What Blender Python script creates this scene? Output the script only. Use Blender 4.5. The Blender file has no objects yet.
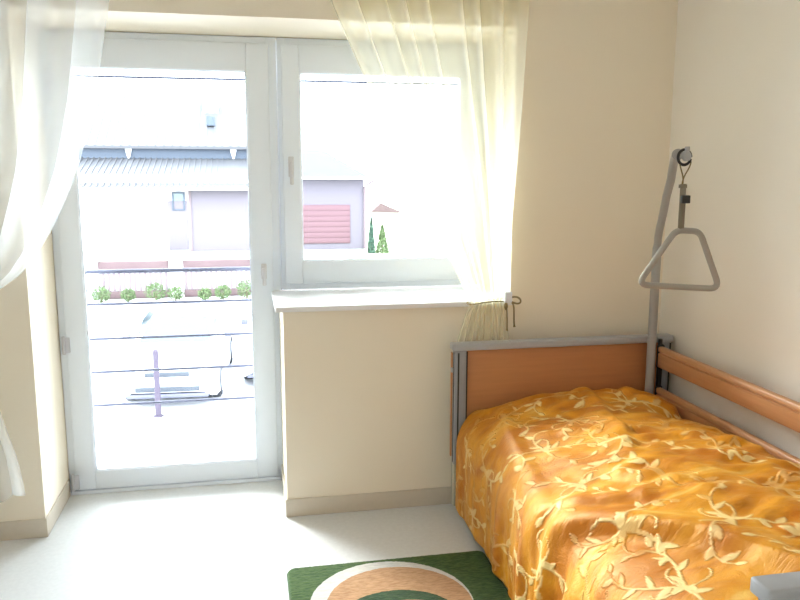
import bpy, bmesh, math, random
import numpy as np
from mathutils import Vector, Matrix, Euler
random.seed(7)
C = bpy.context.scene.collection
R = math.radians

# ------------------------------------------------------------------ materials
def nt(name):
    m = bpy.data.materials.new(name); m.use_nodes = True
    n = m.node_tree.nodes; l = m.node_tree.links
    return m, n, l, n['Principled BSDF']

def mat(name, col, rough=.5, metal=0, spec=.5, noise=None, bump=None, sheen=0, coat=0):
    """noise=(scale, amount) varies the colour, bump=(scale, strength)"""
    m, n, l, b = nt(name)
    b.inputs['Base Color'].default_value = (*col, 1)
    b.inputs['Roughness'].default_value = rough
    b.inputs['Metallic'].default_value = metal
    b.inputs['Specular IOR Level'].default_value = spec
    if sheen: b.inputs['Sheen Weight'].default_value = sheen
    if coat: b.inputs['Coat Weight'].default_value = coat
    tc = n.new('ShaderNodeTexCoord')
    if noise:
        t = n.new('ShaderNodeTexNoise'); t.inputs['Scale'].default_value = noise[0]; t.inputs['Detail'].default_value = 5
        l.new(tc.outputs['Object'], t.inputs['Vector'])
        mx = n.new('ShaderNodeMix'); mx.data_type = 'RGBA'
        a = noise[1]
        mx.inputs[6].default_value = (*[c*(1-a) for c in col], 1)
        mx.inputs[7].default_value = (*[min(1, c*(1+a)) for c in col], 1)
        l.new(t.outputs['Fac'], mx.inputs[0]); l.new(mx.outputs[2], b.inputs['Base Color'])
    if bump:
        t = n.new('ShaderNodeTexNoise'); t.inputs['Scale'].default_value = bump[0]; t.inputs['Detail'].default_value = 4
        l.new(tc.outputs['Object'], t.inputs['Vector'])
        bp = n.new('ShaderNodeBump'); bp.inputs['Strength'].default_value = bump[1]; bp.inputs['Distance'].default_value = .004
        l.new(t.outputs['Fac'], bp.inputs['Height']); l.new(bp.outputs['Normal'], b.inputs['Normal'])
    return m

M = {}
M['wall'] = mat('wall_paint', (.87, .80, .67), .85, spec=.2, noise=(1.3, .02), bump=(90, .08))
M['wall_side'] = mat('side_wall_paint', (.875, .835, .77), .85, spec=.2, noise=(1.3, .02), bump=(90, .08))
M['ceiling'] = mat('ceiling_paint', (.85, .83, .78), .9, spec=.2)
M['base'] = mat('baseboard_vinyl', (.62, .56, .47), .5, noise=(40, .05))
M['pvc'] = mat('veiled_white_pvc', (.77, .83, .92), .3)  # white plastic, the bluish veil round the window put into its colour
M['sill'] = mat('sill_laminate', (.84, .85, .87), .3)
M['chrome'] = mat('satin_metal', (.55, .56, .6), .3, metal=1)
M['hinge'] = mat('hinge_cover', (.55, .56, .62), .4)
M['grey_handle'] = mat('handle_pale_grey', (.62, .62, .66), .4)  # even pale grey of the lever handles
M['alu'] = mat('bed_grey_lacquer', (.30, .31, .34), .35, noise=(30, .04))
M['alu_light'] = mat('bed_light_grey', (.40, .41, .44), .3)
M['black'] = mat('black_plastic', (.015, .016, .02), .45)
M['darkgrey'] = mat('dark_grey_steel', (.06, .06, .07), .5)
M['tube'] = mat('grey_tube_lacquer', (.36, .355, .35), .35, noise=(20, .04))
M['handle_plastic'] = mat('beige_grey_plastic', (.34, .32, .29), .4)
M['strap'] = mat('webbing_strap', (.20, .17, .13), .8, bump=(300, .4))
M['cord'] = mat('olive_brown_cord', (.22, .17, .08), .8, bump=(400, .5))
M['bollard'] = mat('bollard_lilac_grey', (.055, .045, .062), .5, spec=.08)
M['rail_out'] = mat('railing_grey', (.09, .09, .12), .4, spec=.08)
M['rubber'] = mat('seal_rubber', (.06, .065, .08), .6)
M['mattress'] = mat('mattress_ticking', (.6, .6, .62), .9)
M['lampglass'] = None

def wood_mat(name, c1, c2, axis):
    m, n, l, b = nt(name)
    tc = n.new('ShaderNodeTexCoord'); mp = n.new('ShaderNodeMapping')
    s = [28, 28, 28]; s[axis] = 1.6
    mp.inputs['Scale'].default_value = s
    t = n.new('ShaderNodeTexNoise'); t.inputs['Scale'].default_value = 2.2; t.inputs['Detail'].default_value = 6
    cr = n.new('ShaderNodeValToRGB')
    cr.color_ramp.elements[0].position = .3; cr.color_ramp.elements[0].color = (*c1, 1)
    cr.color_ramp.elements[1].position = .7; cr.color_ramp.elements[1].color = (*c2, 1)
    l.new(tc.outputs['Object'], mp.inputs['Vector']); l.new(mp.outputs['Vector'], t.inputs['Vector'])
    l.new(t.outputs['Fac'], cr.inputs['Fac']); l.new(cr.outputs['Color'], b.inputs['Base Color'])
    b.inputs['Roughness'].default_value = .38
    return m
M['wood_panel'] = wood_mat('beech_panel', (.50, .215, .085), (.55, .24, .095), 0)
M['wood_rail'] = wood_mat('beech_rail', (.52, .26, .125), (.60, .31, .15), 1)

def glass_mat():
    m, n, l, b = nt('window_glass'); n.remove(b)
    tr = n.new('ShaderNodeBsdfTransparent'); tr.inputs['Color'].default_value = (.96, .98, .97, 1)
    gl = n.new('ShaderNodeBsdfGlossy'); gl.inputs['Roughness'].default_value = .02
    fr = n.new('ShaderNodeFresnel'); fr.inputs['IOR'].default_value = 1.3
    mx = n.new('ShaderNodeMixShader')
    l.new(fr.outputs[0], mx.inputs[0]); l.new(tr.outputs[0], mx.inputs[1]); l.new(gl.outputs[0], mx.inputs[2])
    l.new(mx.outputs[0], n['Material Output'].inputs['Surface'])
    return m
M['glass'] = glass_mat()

def voile_mat(name, trans, tint, body):
    m, n, l, b = nt(name); n.remove(b)
    tr = n.new('ShaderNodeBsdfTransparent'); tr.inputs['Color'].default_value = (*tint, 1)
    tl = n.new('ShaderNodeBsdfTranslucent'); tl.inputs['Color'].default_value = (*body, 1)
    df = n.new('ShaderNodeBsdfDiffuse'); df.inputs['Color'].default_value = (*body, 1)
    a = n.new('ShaderNodeMixShader'); a.inputs[0].default_value = .5
    l.new(tl.outputs[0], a.inputs[1]); l.new(df.outputs[0], a.inputs[2])
    # a woven thread layer looks denser the more slantwise it is seen
    lw = n.new('ShaderNodeLayerWeight'); lw.inputs['Blend'].default_value = .5
    pw = n.new('ShaderNodeMapRange'); pw.inputs['From Min'].default_value = 0; pw.inputs['From Max'].default_value = 1
    pw.inputs['To Min'].default_value = 1-trans; pw.inputs['To Max'].default_value = .93
    l.new(lw.outputs['Facing'], pw.inputs['Value'])
    mx = n.new('ShaderNodeMixShader')
    l.new(pw.outputs[0], mx.inputs[0]); l.new(tr.outputs[0], mx.inputs[1]); l.new(a.outputs[0], mx.inputs[2])
    l.new(mx.outputs[0], n['Material Output'].inputs['Surface'])
    return m
M['voile'] = voile_mat('cream_voile', .68, (1, .99, .90), (.93, .905, .78))
M['voile_white'] = voile_mat('white_voile', .62, (1, 1, .98), (.86, .885, .90))

# ------------------------------------------------------------------ mesh helper
class MB:
    def __init__(s): s.bm = bmesh.new()
    def _merge(s, b):
        me = bpy.data.meshes.new('t'); b.to_mesh(me); b.free(); s.bm.from_mesh(me); bpy.data.meshes.remove(me)
    def box(s, x0, y0, z0, x1, y1, z1, bev=0, seg=2, rot=None, piv=None):
        b = bmesh.new(); bmesh.ops.create_cube(b, size=1)
        bmesh.ops.scale(b, vec=(abs(x1-x0), abs(y1-y0), abs(z1-z0)), verts=b.verts)
        if bev: bmesh.ops.bevel(b, geom=b.edges[:], offset=bev, segments=seg, affect='EDGES', profile=.5)
        c = Vector(((x0+x1)/2, (y0+y1)/2, (z0+z1)/2))
        bmesh.ops.translate(b, vec=c, verts=b.verts)
        if rot is not None:
            bmesh.ops.rotate(b, cent=Vector(piv) if piv else c, matrix=rot, verts=b.verts)
        s._merge(b); return s
    def tube(s, pts, r, n=12, closed=False, cap=True):
        pts = [Vector(p) for p in pts]; N = len(pts)
        rr = r if isinstance(r, (list, tuple)) else [r]*N
        b = s.bm; rings = []
        up = None
        for i, p in enumerate(pts):
            if closed: t = pts[(i+1) % N]-pts[i-1]
            else: t = pts[min(i+1, N-1)]-pts[max(i-1, 0)]
            t.normalize()
            if up is None:
                up = Vector((0, 0, 1)) if abs(t.z) < .9 else Vector((0, 1, 0))
            side = t.cross(up); side.normalize(); up = side.cross(t); up.normalize()
            rings.append([b.verts.new(p+side*rr[i]*math.cos(2*math.pi*k/n)+up*rr[i]*math.sin(2*math.pi*k/n)) for k in range(n)])
        for i in range(N if closed else N-1):
            A, B = rings[i], rings[(i+1) % N]
            for k in range(n): b.faces.new((A[k], A[(k+1) % n], B[(k+1) % n], B[k]))
        if cap and not closed:
            b.faces.new(rings[0][::-1]); b.faces.new(rings[-1])
        return s
    def cyl(s, c, axis, r, h, n=24, bev=0):
        b = bmesh.new(); bmesh.ops.create_cone(b, cap_ends=True, segments=n, radius1=r, radius2=r, depth=h)
        if bev:
            es = [e for e in b.edges if abs(e.verts[0].co.z-e.verts[1].co.z) < 1e-6]
            bmesh.ops.bevel(b, geom=es, offset=bev, segments=2, affect='EDGES')
        q = Vector((0, 0, 1)).rotation_difference(Vector(axis)).to_matrix()
        bmesh.ops.rotate(b, matrix=q, verts=b.verts); bmesh.ops.translate(b, vec=Vector(c), verts=b.verts)
        s._merge(b); return s
    def prism(s, poly, axis, a0, a1):
        """poly: 2D points in the two other axes, extruded along axis"""
        def P(u, v, a): return {0: (a, u, v), 1: (u, a, v), 2: (u, v, a)}[axis]
        A = [s.bm.verts.new(P(u, v, a0)) for u, v in poly]; B = [s.bm.verts.new(P(u, v, a1)) for u, v in poly]
        n = len(poly)
        s.bm.faces.new(A); s.bm.faces.new(B[::-1])
        for i in range(n): s.bm.faces.new((A[i], B[i], B[(i+1) % n], A[(i+1) % n]))
        return s
    def ball(s, c, r, sub=2, sc=(1, 1, 1)):
        b = bmesh.new(); bmesh.ops.create_icosphere(b, subdivisions=sub, radius=r)
        bmesh.ops.scale(b, vec=sc, verts=b.verts); bmesh.ops.translate(b, vec=Vector(c), verts=b.verts)
        s._merge(b); return s
    def grid(s, P):
        """P[i][j] -> point"""
        V = [[s.bm.verts.new(p) for p in row] for row in P]
        for i in range(len(V)-1):
            for j in range(len(V[0])-1):
                s.bm.faces.new((V[i][j], V[i+1][j], V[i+1][j+1], V[i][j+1]))
        return s
    def frame(s, x0, z0, x1, z1, w, y0, y1, bev=.004):
        """rectangular ring in the xz plane; w = (left, bottom, right, top)"""
        l, b, r, t = w if isinstance(w, tuple) else (w,)*4
        s.box(x0, y0, z0, x0+l, y1, z1, bev); s.box(x1-r, y0, z0, x1, y1, z1, bev)
        s.box(x0+l-.001, y0, z0, x1-r+.001, y1, z0+b, bev); s.box(x0+l-.001, y0, z1-t, x1-r+.001, y1, z1, bev)
        return s
    def build(s, name, m, parent=None, origin=(0, 0, 0), smooth=True, angle=35):
        o = Vector(origin)
        if parent is not None: o = world_loc(parent)
        bmesh.ops.recalc_face_normals(s.bm, faces=s.bm.faces)
        bmesh.ops.translate(s.bm, vec=-o, verts=s.bm.verts)
        me = bpy.data.meshes.new(name); s.bm.to_mesh(me); s.bm.free()
        if smooth:
            for p in me.polygons: p.use_smooth = True
            me.set_sharp_from_angle(angle=R(angle))
        me.materials.append(m)
        ob = bpy.data.objects.new(name, me); C.objects.link(ob)
        if parent is not None: ob.parent = parent
        else: ob.location = o
        return ob

def world_loc(o):
    v = Vector(o.location)
    while o.parent: o = o.parent; v += Vector(o.location)
    return v
def empty(name, loc):
    o = bpy.data.objects.new(name, None); o.empty_display_size = .1; o.location = loc; C.objects.link(o); return o
def tag(o, label=None, cat=None, group=None, kind=None):
    if label: o['label'] = label
    if cat: o['category'] = cat
    if group: o['group'] = group
    if kind: o['kind'] = kind
    return o
def copy_tree(o, parent=None):
    c = o.copy(); C.objects.link(c)
    if parent is not None: c.parent = parent
    for ch in list(o.children): copy_tree(ch, c)
    return c
def struct(o, label=None, cat=None): return tag(o, label, cat, kind='structure')
def interp(tab, z):
    """tab: [(z, v)] sorted by z, smooth-ish"""
    zs = [a for a, _ in tab]; vs = [b for _, b in tab]
    return float(np.interp(z, zs, vs))

# ------------------------------------------------------------------ room
D = .4257      # niche depth
XR = 2.7586    # right wall
XN = 2.015     # right end of niche
ZL = 2.1215    # lintel underside
XP = 1.0025    # left end of parapet
YB = -4.4; XL = -.85; ZC = 2.55; YO = .56

w = MB()
w.box(XL-.2, 0, -.1, 0, YO, ZC)
w.box(XN, 0, -.1, XR+.2, YO, ZC)
w.box(0, 0, ZL, XN, YO, ZC)
w.box(XP, 0, -.1, XN, YO, .927)
struct(w.build('wall_back', M['wall'], smooth=False), 'cream painted wall with the deep niche of balcony door and window', 'wall')
struct(MB().box(XR, YB, -.1, XR+.2, YO, ZC).build('wall_right', M['wall_side'], smooth=False), 'plain pale cream wall along the bed', 'wall')
struct(MB().box(XL-.2, YB, -.1, XL, 0, ZC).build('wall_left', M['wall_side'], smooth=False), 'cream wall at the left side of the room', 'wall')
struct(MB().box(XL-.2, YB-.2, -.1, XR+.2, YB, ZC).build('wall_front', M['wall_side'], smooth=False), 'cream wall behind the viewer', 'wall')
struct(MB().box(XL-.2, YB-.2, ZC, XR+.2, YO, ZC+.2).build('ceiling', M['ceiling'], smooth=False), 'white ceiling of the room', 'ceiling')

def floor_mat():
    m, n, l, b = nt('vinyl_floor')
    tc = n.new('ShaderNodeTexCoord')
    t = n.new('ShaderNodeTexNoise'); t.inputs['Scale'].default_value = 55; t.inputs['Detail'].default_value = 6
    t2 = n.new('ShaderNodeTexNoise'); t2.inputs['Scale'].default_value = 1.5
    l.new(tc.outputs['Object'], t.inputs['Vector']); l.new(tc.outputs['Object'], t2.inputs['Vector'])
    cr = n.new('ShaderNodeValToRGB')
    cr.color_ramp.elements[0].position = .35; cr.color_ramp.elements[0].color = (.66, .675, .685, 1)
    cr.color_ramp.elements[1].position = .65; cr.color_ramp.elements[1].color = (.70, .715, .725, 1)
    l.new(t.outputs['Fac'], cr.inputs['Fac']); l.new(cr.outputs['Color'], b.inputs['Base Color'])
    mr = n.new('ShaderNodeMapRange'); mr.inputs['To Min'].default_value = .34; mr.inputs['To Max'].default_value = .46
    l.new(t2.outputs['Fac'], mr.inputs['Value']); l.new(mr.outputs[0], b.inputs['Roughness'])
    b.inputs['Specular IOR Level'].default_value = .5
    return m
struct(MB().box(XL, YB, -.1, XR, .43, 0).build('floor', floor_mat(), smooth=False), 'pale grey speckled vinyl floor', 'floor')

HB = .0817
def base(name, x0, y0, x1, y1):
    b = MB().box(x0, y0, 0, x1, y1, HB, .002).build(name, M['base'])
    struct(b)
base('baseboard_left_pier', XL, -.007, .007, -.0002)
base('baseboard_reveal', .0002, -.006, .007, D)
base('baseboard_parapet', XP-.002, -.007, XR-.001, -.0002)
base('baseboard_parapet_end', XP-.007, -.006, XP-.0002, D)
base('baseboard_right', XR-.007, YB, XR-.0002, -.008)

# ------------------------------------------------------------------ balcony door
d1 = empty('door_1', (.51, D, 0)); struct(d1, 'white plastic balcony door with one tall glass pane', 'door')
ZT = 2.119
f = MB().frame(.002, .0, 1.016, ZT, (.045, .035, .05, .04), D+.012, D+.075)
f.box(.002, D-.006, 0, 1.01, D+.03, .018, .004)
f.build('door_frame', M['pvc'], d1)
l1 = MB().frame(.034, .022, .978, 2.088, (.09, .09, .10, .125), D-.004, D+.06, .006)
# glazing beads
l1.frame(.118, .106, .884, 1.972, .012, D+.004, D+.03, .003)
leaf = l1.build('door_leaf', M['pvc'], d1)
MB().box(.12, D+.03, .108, .882, D+.036, 1.97).build('glass_pane', M['glass'], leaf)
MB().frame(.127, .112, .875, 1.965, .004, D+.022, D+.030, 0).build('rubber_seal', M['rubber'], leaf)
h = MB().box(.922, D-.014, 1.012, .948, D-.003, 1.085, .004)
h.cyl((.935, D-.03, 1.06), (0, 1, 0), .009, .036, 16)
h.box(.926, D-.052, .985, .944, D-.038, 1.068, .005)
tag(h.build('door_handle', M['grey_handle'], leaf), 'short grey lever handle')
for z in (.065, .727, 1.9):
    hg = MB().cyl((.024, D-.012, z), (0, 0, 1), .008, .085, 14, .002); hg.box(.02, D-.012, z-.035, .05, D-.003, z+.035, .002)
    hg.build('hinge', M['hinge'], d1)

# ------------------------------------------------------------------ window
w1 = empty('window_1', (1.5, D, .953)); struct(w1, 'white plastic window above the parapet', 'window')
MB().frame(1.018, .953, 2.013, ZT, (.04, .05, .05, .04), D+.012, D+.075).build('window_frame', M['pvc'], w1)
l2 = MB().frame(1.036, .985, 1.985, 2.088, (.082, .108, .09, .125), D-.004, D+.06, .006)
l2.frame(1.113, 1.088, 1.9, 1.972, .012, D+.004, D+.03, .003)
sash = l2.build('window_sash', M['pvc'], w1)
MB().box(1.115, D+.03, 1.076, 1.898, D+.036, 1.97).build('glass_pane', M['glass'], sash)
MB().frame(1.122, 1.096, 1.892, 1.965, .004, D+.022, D+.030, 0).build('rubber_seal', M['rubber'], sash)
h = MB().box(1.060, D-.014, 1.49, 1.086, D-.003, 1.585, .004); h.cyl((1.073, D-.03, 1.555), (0, 1, 0), .009, .036, 16)
h.box(1.064, D-.052, 1.455, 1.082, D-.038, 1.563, .005)
tag(h.build('window_handle', M['grey_handle'], sash), 'short grey lever handle')

sl = MB().box(.968, -.042, .929, XN-.001, D+.014, .952, .004)
struct(sl.build('trim_1', M['sill']), 'white window sill board on the parapet', 'window sill')

rod = MB().tube([(-.05, .52, 1.936), (2.06, .52, 1.942)], .006, 8)
tag(rod.build('stretched_rod', M['rail_out'], origin=(1.0, .52, 1.94)), 'thin grey rod stretched outside across the top of door and window panes', 'rod')

# ------------------------------------------------------------------ railing outside the door
rl = empty('balcony_railing', (.5, .64, .25))
tag(rl, 'dark grey metal railing of five horizontal bars outside the balcony door', 'railing')
for i, (z, r) in enumerate([(1.037, .0105), (.877, .007), (.706, .007), (.539, .007), (.370, .007)]):
    MB().tube([(-.12, .64, z), (1.12, .64, z)], r, 10).build('rail_bar', M['rail_out'], rl)
for x in (-.13, 1.13):
    p = MB().box(x-.02, .62, .25, x+.02, .66, 1.05, .004); p.box(x-.02, .5601, .4, x+.02, .625, .44, .002); p.box(x-.02, .5601, .9, x+.02, .625, .94, .002)
    p.build('railing_post', M['rail_out'], rl)

# ------------------------------------------------------------------ curtains
def curtain(name, m, xl, xr, zt, zb, ybase, amp, folds, seed, zf=None, tie=None):
    """xl, xr, amp: tables by height; the cloth is pleated across and pinched where tied"""
    rnd = random.Random(seed)
    nz, ns = 110, 260
    ph = [rnd.uniform(0, 6.28) for _ in range(6)]
    P = []
    for i in range(nz+1):
        z = zb+(zt-zb)*i/nz
        a, b_ = interp(xl, z), interp(xr, z); am = interp(amp, z); row = []
        for j in range(ns+1):
            s = j/ns
            sw = s+.018*math.sin(2*math.pi*2.3*s+ph[0])+.012*math.sin(2*math.pi*5.1*s+ph[1])
            th = 2*math.pi*folds*sw
            k = (math.sin(th)+.35*math.sin(th*.47+ph[2])+.18*math.sin(th*2.1+ph[3]+.4*z))
            # pleats fold over sideways a little, so layers overlap
            x = a+(b_-a)*(s+ .30/folds*math.sin(th+1.6+.5*math.sin(z*1.3+ph[4]))*.55)
            y = ybase+am*k
            zz = z
            if i == 0: zz += 0
            if zf: zz = zf(s, z)
            row.append((x, y, zz))
        P.append(row)
    mb = MB().grid(P)
    o = mb.build(name, m, origin=((interp(xl, zt)+interp(xr, zt))/2, ybase, zb), angle=180)
    return o
# right curtain: pulled to the right, tied at z = .95, hanging on behind the bed head
xl = [(.015, 1.735), (.4, 1.735), (.77, 1.750), (.90, 1.79), (.945, 1.815), (.965, 1.812), (1.02, 1.775), (1.13, 1.722), (1.231, 1.672), (1.40, 1.592), (1.561, 1.512), (1.74, 1.42), (1.912, 1.335), (2.172, 1.215), (2.52, 1.10)]
xr = [(.015, 2.01), (.5, 2.0), (.776, 1.995), (.90, 1.975), (.945, 1.966), (.965, 1.968), (1.02, 1.975), (1.2, 1.985), (1.688, 2.012), (2.2, 2.03), (2.52, 2.04)]
amp = [(.015, .012), (.6, .005), (.90, .005), (.945, .009), (.965, .009), (1.1, .014), (1.5, .024), (2.52, .03)]
cr_ = curtain('curtain', M['voile'], xl, xr, 2.52, .015, -.052, amp, 8, 3)
tag(cr_, 'sheer cream curtain right of the window, gathered by a brown cord', 'curtain')
# left curtain: swept to the left, gathered low, its tail hanging free
xl2 = [(.24, -.55), (.6, -.50), (.9, -.44), (.98, -.42), (1.06, -.46), (1.3, -.58), (1.7, -.66), (2.52, -.70)]
xr2 = [(.24, -.035), (.30, -.040), (.4, -.055), (.6, -.105), (.8, -.20), (.93, -.29), (.98, -.30), (1.03, -.20), (1.065, -.07), (1.121, .010), (1.19, .068), (1.272, .125), (1.39, .185), (1.517, .241), (1.64, .28), (1.776, .317), (2.136, .384), (2.52, .43)]
amp2 = [(.24, .03), (.6, .022), (.98, .012), (1.1, .018), (1.5, .024), (2.52, .030)]
cl_ = curtain('curtain', M['voile_white'], xl2, xr2, 2.52, .24, -.10, amp2, 7, 11,
              zf=lambda s, z: z - .10*(1-s)*max(0, (.6-z)/.36))
tag(cl_, 'sheer white curtain swept to the left of the balcony door', 'curtain')
tr = MB().box(XL+.1, -.125, 2.522, XR-.1, -.03, ZC-.0005, .003)
tag(tr.build('curtain_track', M['pvc'], origin=(.9, -.08, ZC-.03)), 'white curtain track fixed along the ceiling over the window', 'curtain track')

# tieback of the right curtain
tb = empty('curtain_tieback', (1.97, -.02, .95))
tag(tb, 'thin brown cord tied in a bow round the cream curtain', 'tieback')
pts = []
for k in range(40):
    a = 2*math.pi*k/40
    pts.append((1.893+.094*math.cos(a), -.052+.034*math.sin(a), .952+.003*math.sin(3*a)+.006*math.cos(a)))
MB().tube(pts, .0032, 8, closed=True).build('cord_loop', M['cord'], tb)
def bez(P, n=24):
    P = [Vector(p) for p in P]; out = []
    for i in range(n+1):
        t = i/n; Q = P[:]
        while len(Q) > 1: Q = [Q[j].lerp(Q[j+1], t) for j in range(len(Q)-1)]
        out.append(Q[0])
    return out
MB().tube(bez([(1.995, -.075, .965), (2.03, -.08, .985), (2.075, -.08, .975), (2.062, -.08, .915), (2.03, -.08, .945), (2.0, -.075, .955)]), .0042, 8).build('bow_loop', M['cord'], tb)
MB().tube(bez([(2.0, -.075, .955), (2.03, -.085, .95), (2.016, -.085, .90), (2.024, -.085, .84)]), [.0036]*24+[.006], 8).build('cord_tail', M['cord'], tb)
MB().tube(bez([(1.985, -.085, .95), (1.982, -.092, .93), (1.99, -.09, .88), (1.988, -.09, .825)]), [.0036]*24+[.006], 8).build('cord_tail', M['cord'], tb)
MB().ball((1.981, -.09, .935), .011, 2, (.8, .8, 1.7)).build('knot', M['cord'], tb)
hk = empty('curtain_holder', (2.0, 0, .97))
MB().box(1.974, -.100, .95, 2.006, -.076, .998, .004).build('clamp', M['pvc'], hk)
MB().cyl((2.003, -.045, .985), (0, 1, 0), .004, .088, 12).build('wall_pin', M['chrome'], hk)
for g_ in (tb, hk):
    for ch_ in g_.children:
        if ch_.name != 'cord_loop': ch_.location.x -= .016
tag(hk, 'small white plastic holder on the wall beside the cream curtain', 'curtain holder')

# ------------------------------------------------------------------ bed
bed = empty('care_bed', (2.23, -1.1, 0))
tag(bed, 'adjustable care bed with brown headboard, grey frame and wooden side rails', 'bed')
BL, BR = 1.712, 2.748
YH = -.105       # back of headboard
def end_board(y0, s, front):
    """y0: wall-side face; s: direction towards the mattress (-1 at the head)"""
    nm = 'headboard' if front else 'footboard'
    ya, yb = y0, y0+s*.022
    BL = 1.712 if front else 1.738
    pb = MB().box(BL+.062, min(ya, yb), .28, BR-.062, max(ya, yb), .757, .004)
    panel = pb.build(nm, M['wood_panel'], bed)
    MB().box(BL, min(y0-s*.012, y0+s*.045), .755, BR, max(y0-s*.012, y0+s*.045), .786, .006, 3).build('top_cap', M['alu_light'], panel)
    for x0 in (BL+.012, BR-.066):
        q = MB().box(x0, min(y0-s*.004, y0+s*.036), .24, x0+.054, max(y0-s*.004, y0+s*.036), .756, .005)
        pst = q.build('end_post', M['alu'], panel)
        q = MB().box(x0+.012, min(y0+s*.034, y0+s*.0375), .25, x0+.019, max(y0+s*.034, y0+s*.0375), .745)
        q.box(x0-.0015, min(y0+s*.012, y0+s*.02), .25, x0+.002, max(y0+s*.012, y0+s*.02), .745)
        q.box(x0+.0505, min(y0+s*.020, y0+s*.0375), .28, x0+.056, max(y0+s*.020, y0+s*.0375), .75)
        q.build('slot', M['black'], pst)
    return panel
hb = end_board(YH, -1, True)
MB().box(BL+.006, YH-.002, .27, BL+.0115, YH-.014+.03, .74, .001).build('edge_strip', M['wood_panel'], hb)
MB().box(BL+.002, YH-.018, .655, BL+.012, YH-.002, .675, .002).build('end_clip', M['alu_light'], hb)
fbp = end_board(-2.150, 1, False)
MB().box(1.745+.075, -2.168, .66, BR-.08, -2.1505, .752, .003).build('dark_strip', M['black'], fbp)  # black strip below the footboard cap
# frame and undercarriage
fr = MB()
for x in (BL+.09, BR-.13): fr.box(x, -2.08, .30, x+.04, -.15, .36, .004)
for y in (-.22, -.8, -1.4, -2.0): fr.box(BL+.1, y-.02, .305, BR-.1, y+.02, .355, .004)
fr.build('bed_frame', M['darkgrey'], bed)
sl_ = MB()
for k in range(14): sl_.box(BL+.10, -.28-k*.13-.03, .357, BR-.1, -.28-k*.13+.03, .372, .003)
sl_.build('slatted_base', M['wood_rail'], bed)
for x in (BL+.11, BR-.11):
    for y in (-.26, -1.98):
        lg = MB().box(x-.02, y-.02, .10, x+.02, y+.02, .31, .004).build('leg', M['alu'], bed)
        cw = MB().cyl((x, y, .05), (1, 0, 0), .05, .025, 24, .006); cw.box(x-.022, y-.018, .045, x+.022, y+.018, .115, .004)
        cw.build('castor', M['darkgrey'], lg)
# side rails towards the wall: two grooved planks
def plank(z0, z1, name):
    h = z1-z0; x0, x1 = 2.660, 2.686
    poly = [(x0+.003, z0), (x0, z0+.003), (x0, z1-.34*h), (x0+.007, z1-.30*h), (x0+.007, z1-.27*h), (x0, z1-.22*h), (x0, z1-.05*h), (x0+.005, z1), (x1-.004, z1), (x1, z1-.004), (x1, z0+.004), (x1-.004, z0)]
    return MB().prism(poly, 1, -2.07, -.172).build(name, M['wood_rail'], bed, angle=50)
plank(.648, .742, 'side_rail'); plank(.458, .552, 'side_rail')
sb = MB().box(2.668, -.168, .43, 2.682, -.150, .775, .003); sb.box(2.655, -.172, .645, 2.69, -.166, .748, .002); sb.box(2.655, -.172, .455, 2.69, -.166, .558, .002)
sb.build('rail_slider', M['black'], bed)
sb = MB().box(2.668, -2.095, .43, 2.682, -2.081, .75, .003); sb.build('rail_slider', M['black'], bed)

mt = MB().box(1.80, -2.03, .374, 2.60, -.20, .46, .035, 3)
tag(mt.build('mattress', M['mattress'], origin=(2.2, -1.1, .374)), 'grey mattress lying on the bed under the golden blanket', 'mattress')

# ------------------------------------------------------------------ lifting pole with triangle grip (belongs to the bed: clamps into its head)
lp = empty('lifting_pole', (2.622, -.178, .40))
tag(lp, 'grey bent steel lifting pole rising from the head of the bed', 'lifting pole')
E_ = Vector((2.447, -.590, 1.578))
path = [(2.622, -.178, .385)]+[(2.622, -.178, .4+.1*k) for k in range(8)]
path += [tuple(v) for v in bez([(2.622, -.178, 1.15), (2.622, -.178, 1.23), (2.614, -.205, 1.275)], 8)]
path += [tuple(v) for v in [(2.592, -.265, 1.345), (2.565, -.33, 1.42)]+bez([(2.548, -.385, 1.485), (2.522, -.44, 1.553), (2.508, -.475, 1.582), tuple(E_)], 12)]
MB().tube(path, [.0195 if q[2] < 1.2 else .0165 for q in path], 18).build('pole', M['tube'], lp)
MB().cyl(tuple(E_+Vector((-.004, -.010, 0))), (-.4, -.91, 0), .021, .02, 20, .004).build('end_cap', M['tube'], lp)

gp = empty('triangle_grip', tuple(E_+Vector((.01, -.02, -.03))))
tag(gp, 'grey plastic triangle grip hanging by a strap from the lifting pole', 'grip handle')
GY = -.60
rc = MB().cyl((2.494, GY-.018, 1.572), (.1, -1, .1), .019, .016, 24, .003)
rc.box(2.487, GY-.03, 1.588, 2.501, GY-.012, 1.607, .003)
rc.build('clip_disc', M['alu_light'], gp)
ring = [(2.490+.026*math.cos(a), GY-.012, 1.568+.028*math.sin(a)) for a in [2*math.pi*k/28 for k in range(28)] if not (math.pi*.28 < a < math.pi*.5)]
MB().tube(ring, .0055, 8).build('carabiner', M['black'], gp)
cdm = MB().tube(bez([(2.468, GY-.012, 1.553), (2.470, GY-.012, 1.52), (2.492, GY-.012, 1.505), (2.486, GY-.01, 1.462)]), .0028, 6)
cdm.tube(bez([(2.514, GY-.012, 1.553), (2.512, GY-.012, 1.52), (2.482, GY-.012, 1.505), (2.484, GY-.01, 1.462)]), .0028, 6)
cdm.build('cord', M['cord'], gp)
st = MB().box(2.474, GY-.0125, 1.297, 2.497, GY-.0075, 1.47, .001); st.box(2.476, GY-.018, 1.30, 2.495, GY-.014, 1.40, .001)
st.box(2.468, GY-.013, 1.455, 2.5, GY-.007, 1.468, .001)
st.build('strap', M['strap'], gp)
MB().box(2.468, GY-.024, 1.398, 2.503, GY-.006, 1.428, .003).build('buckle', M['black'], gp)
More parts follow.
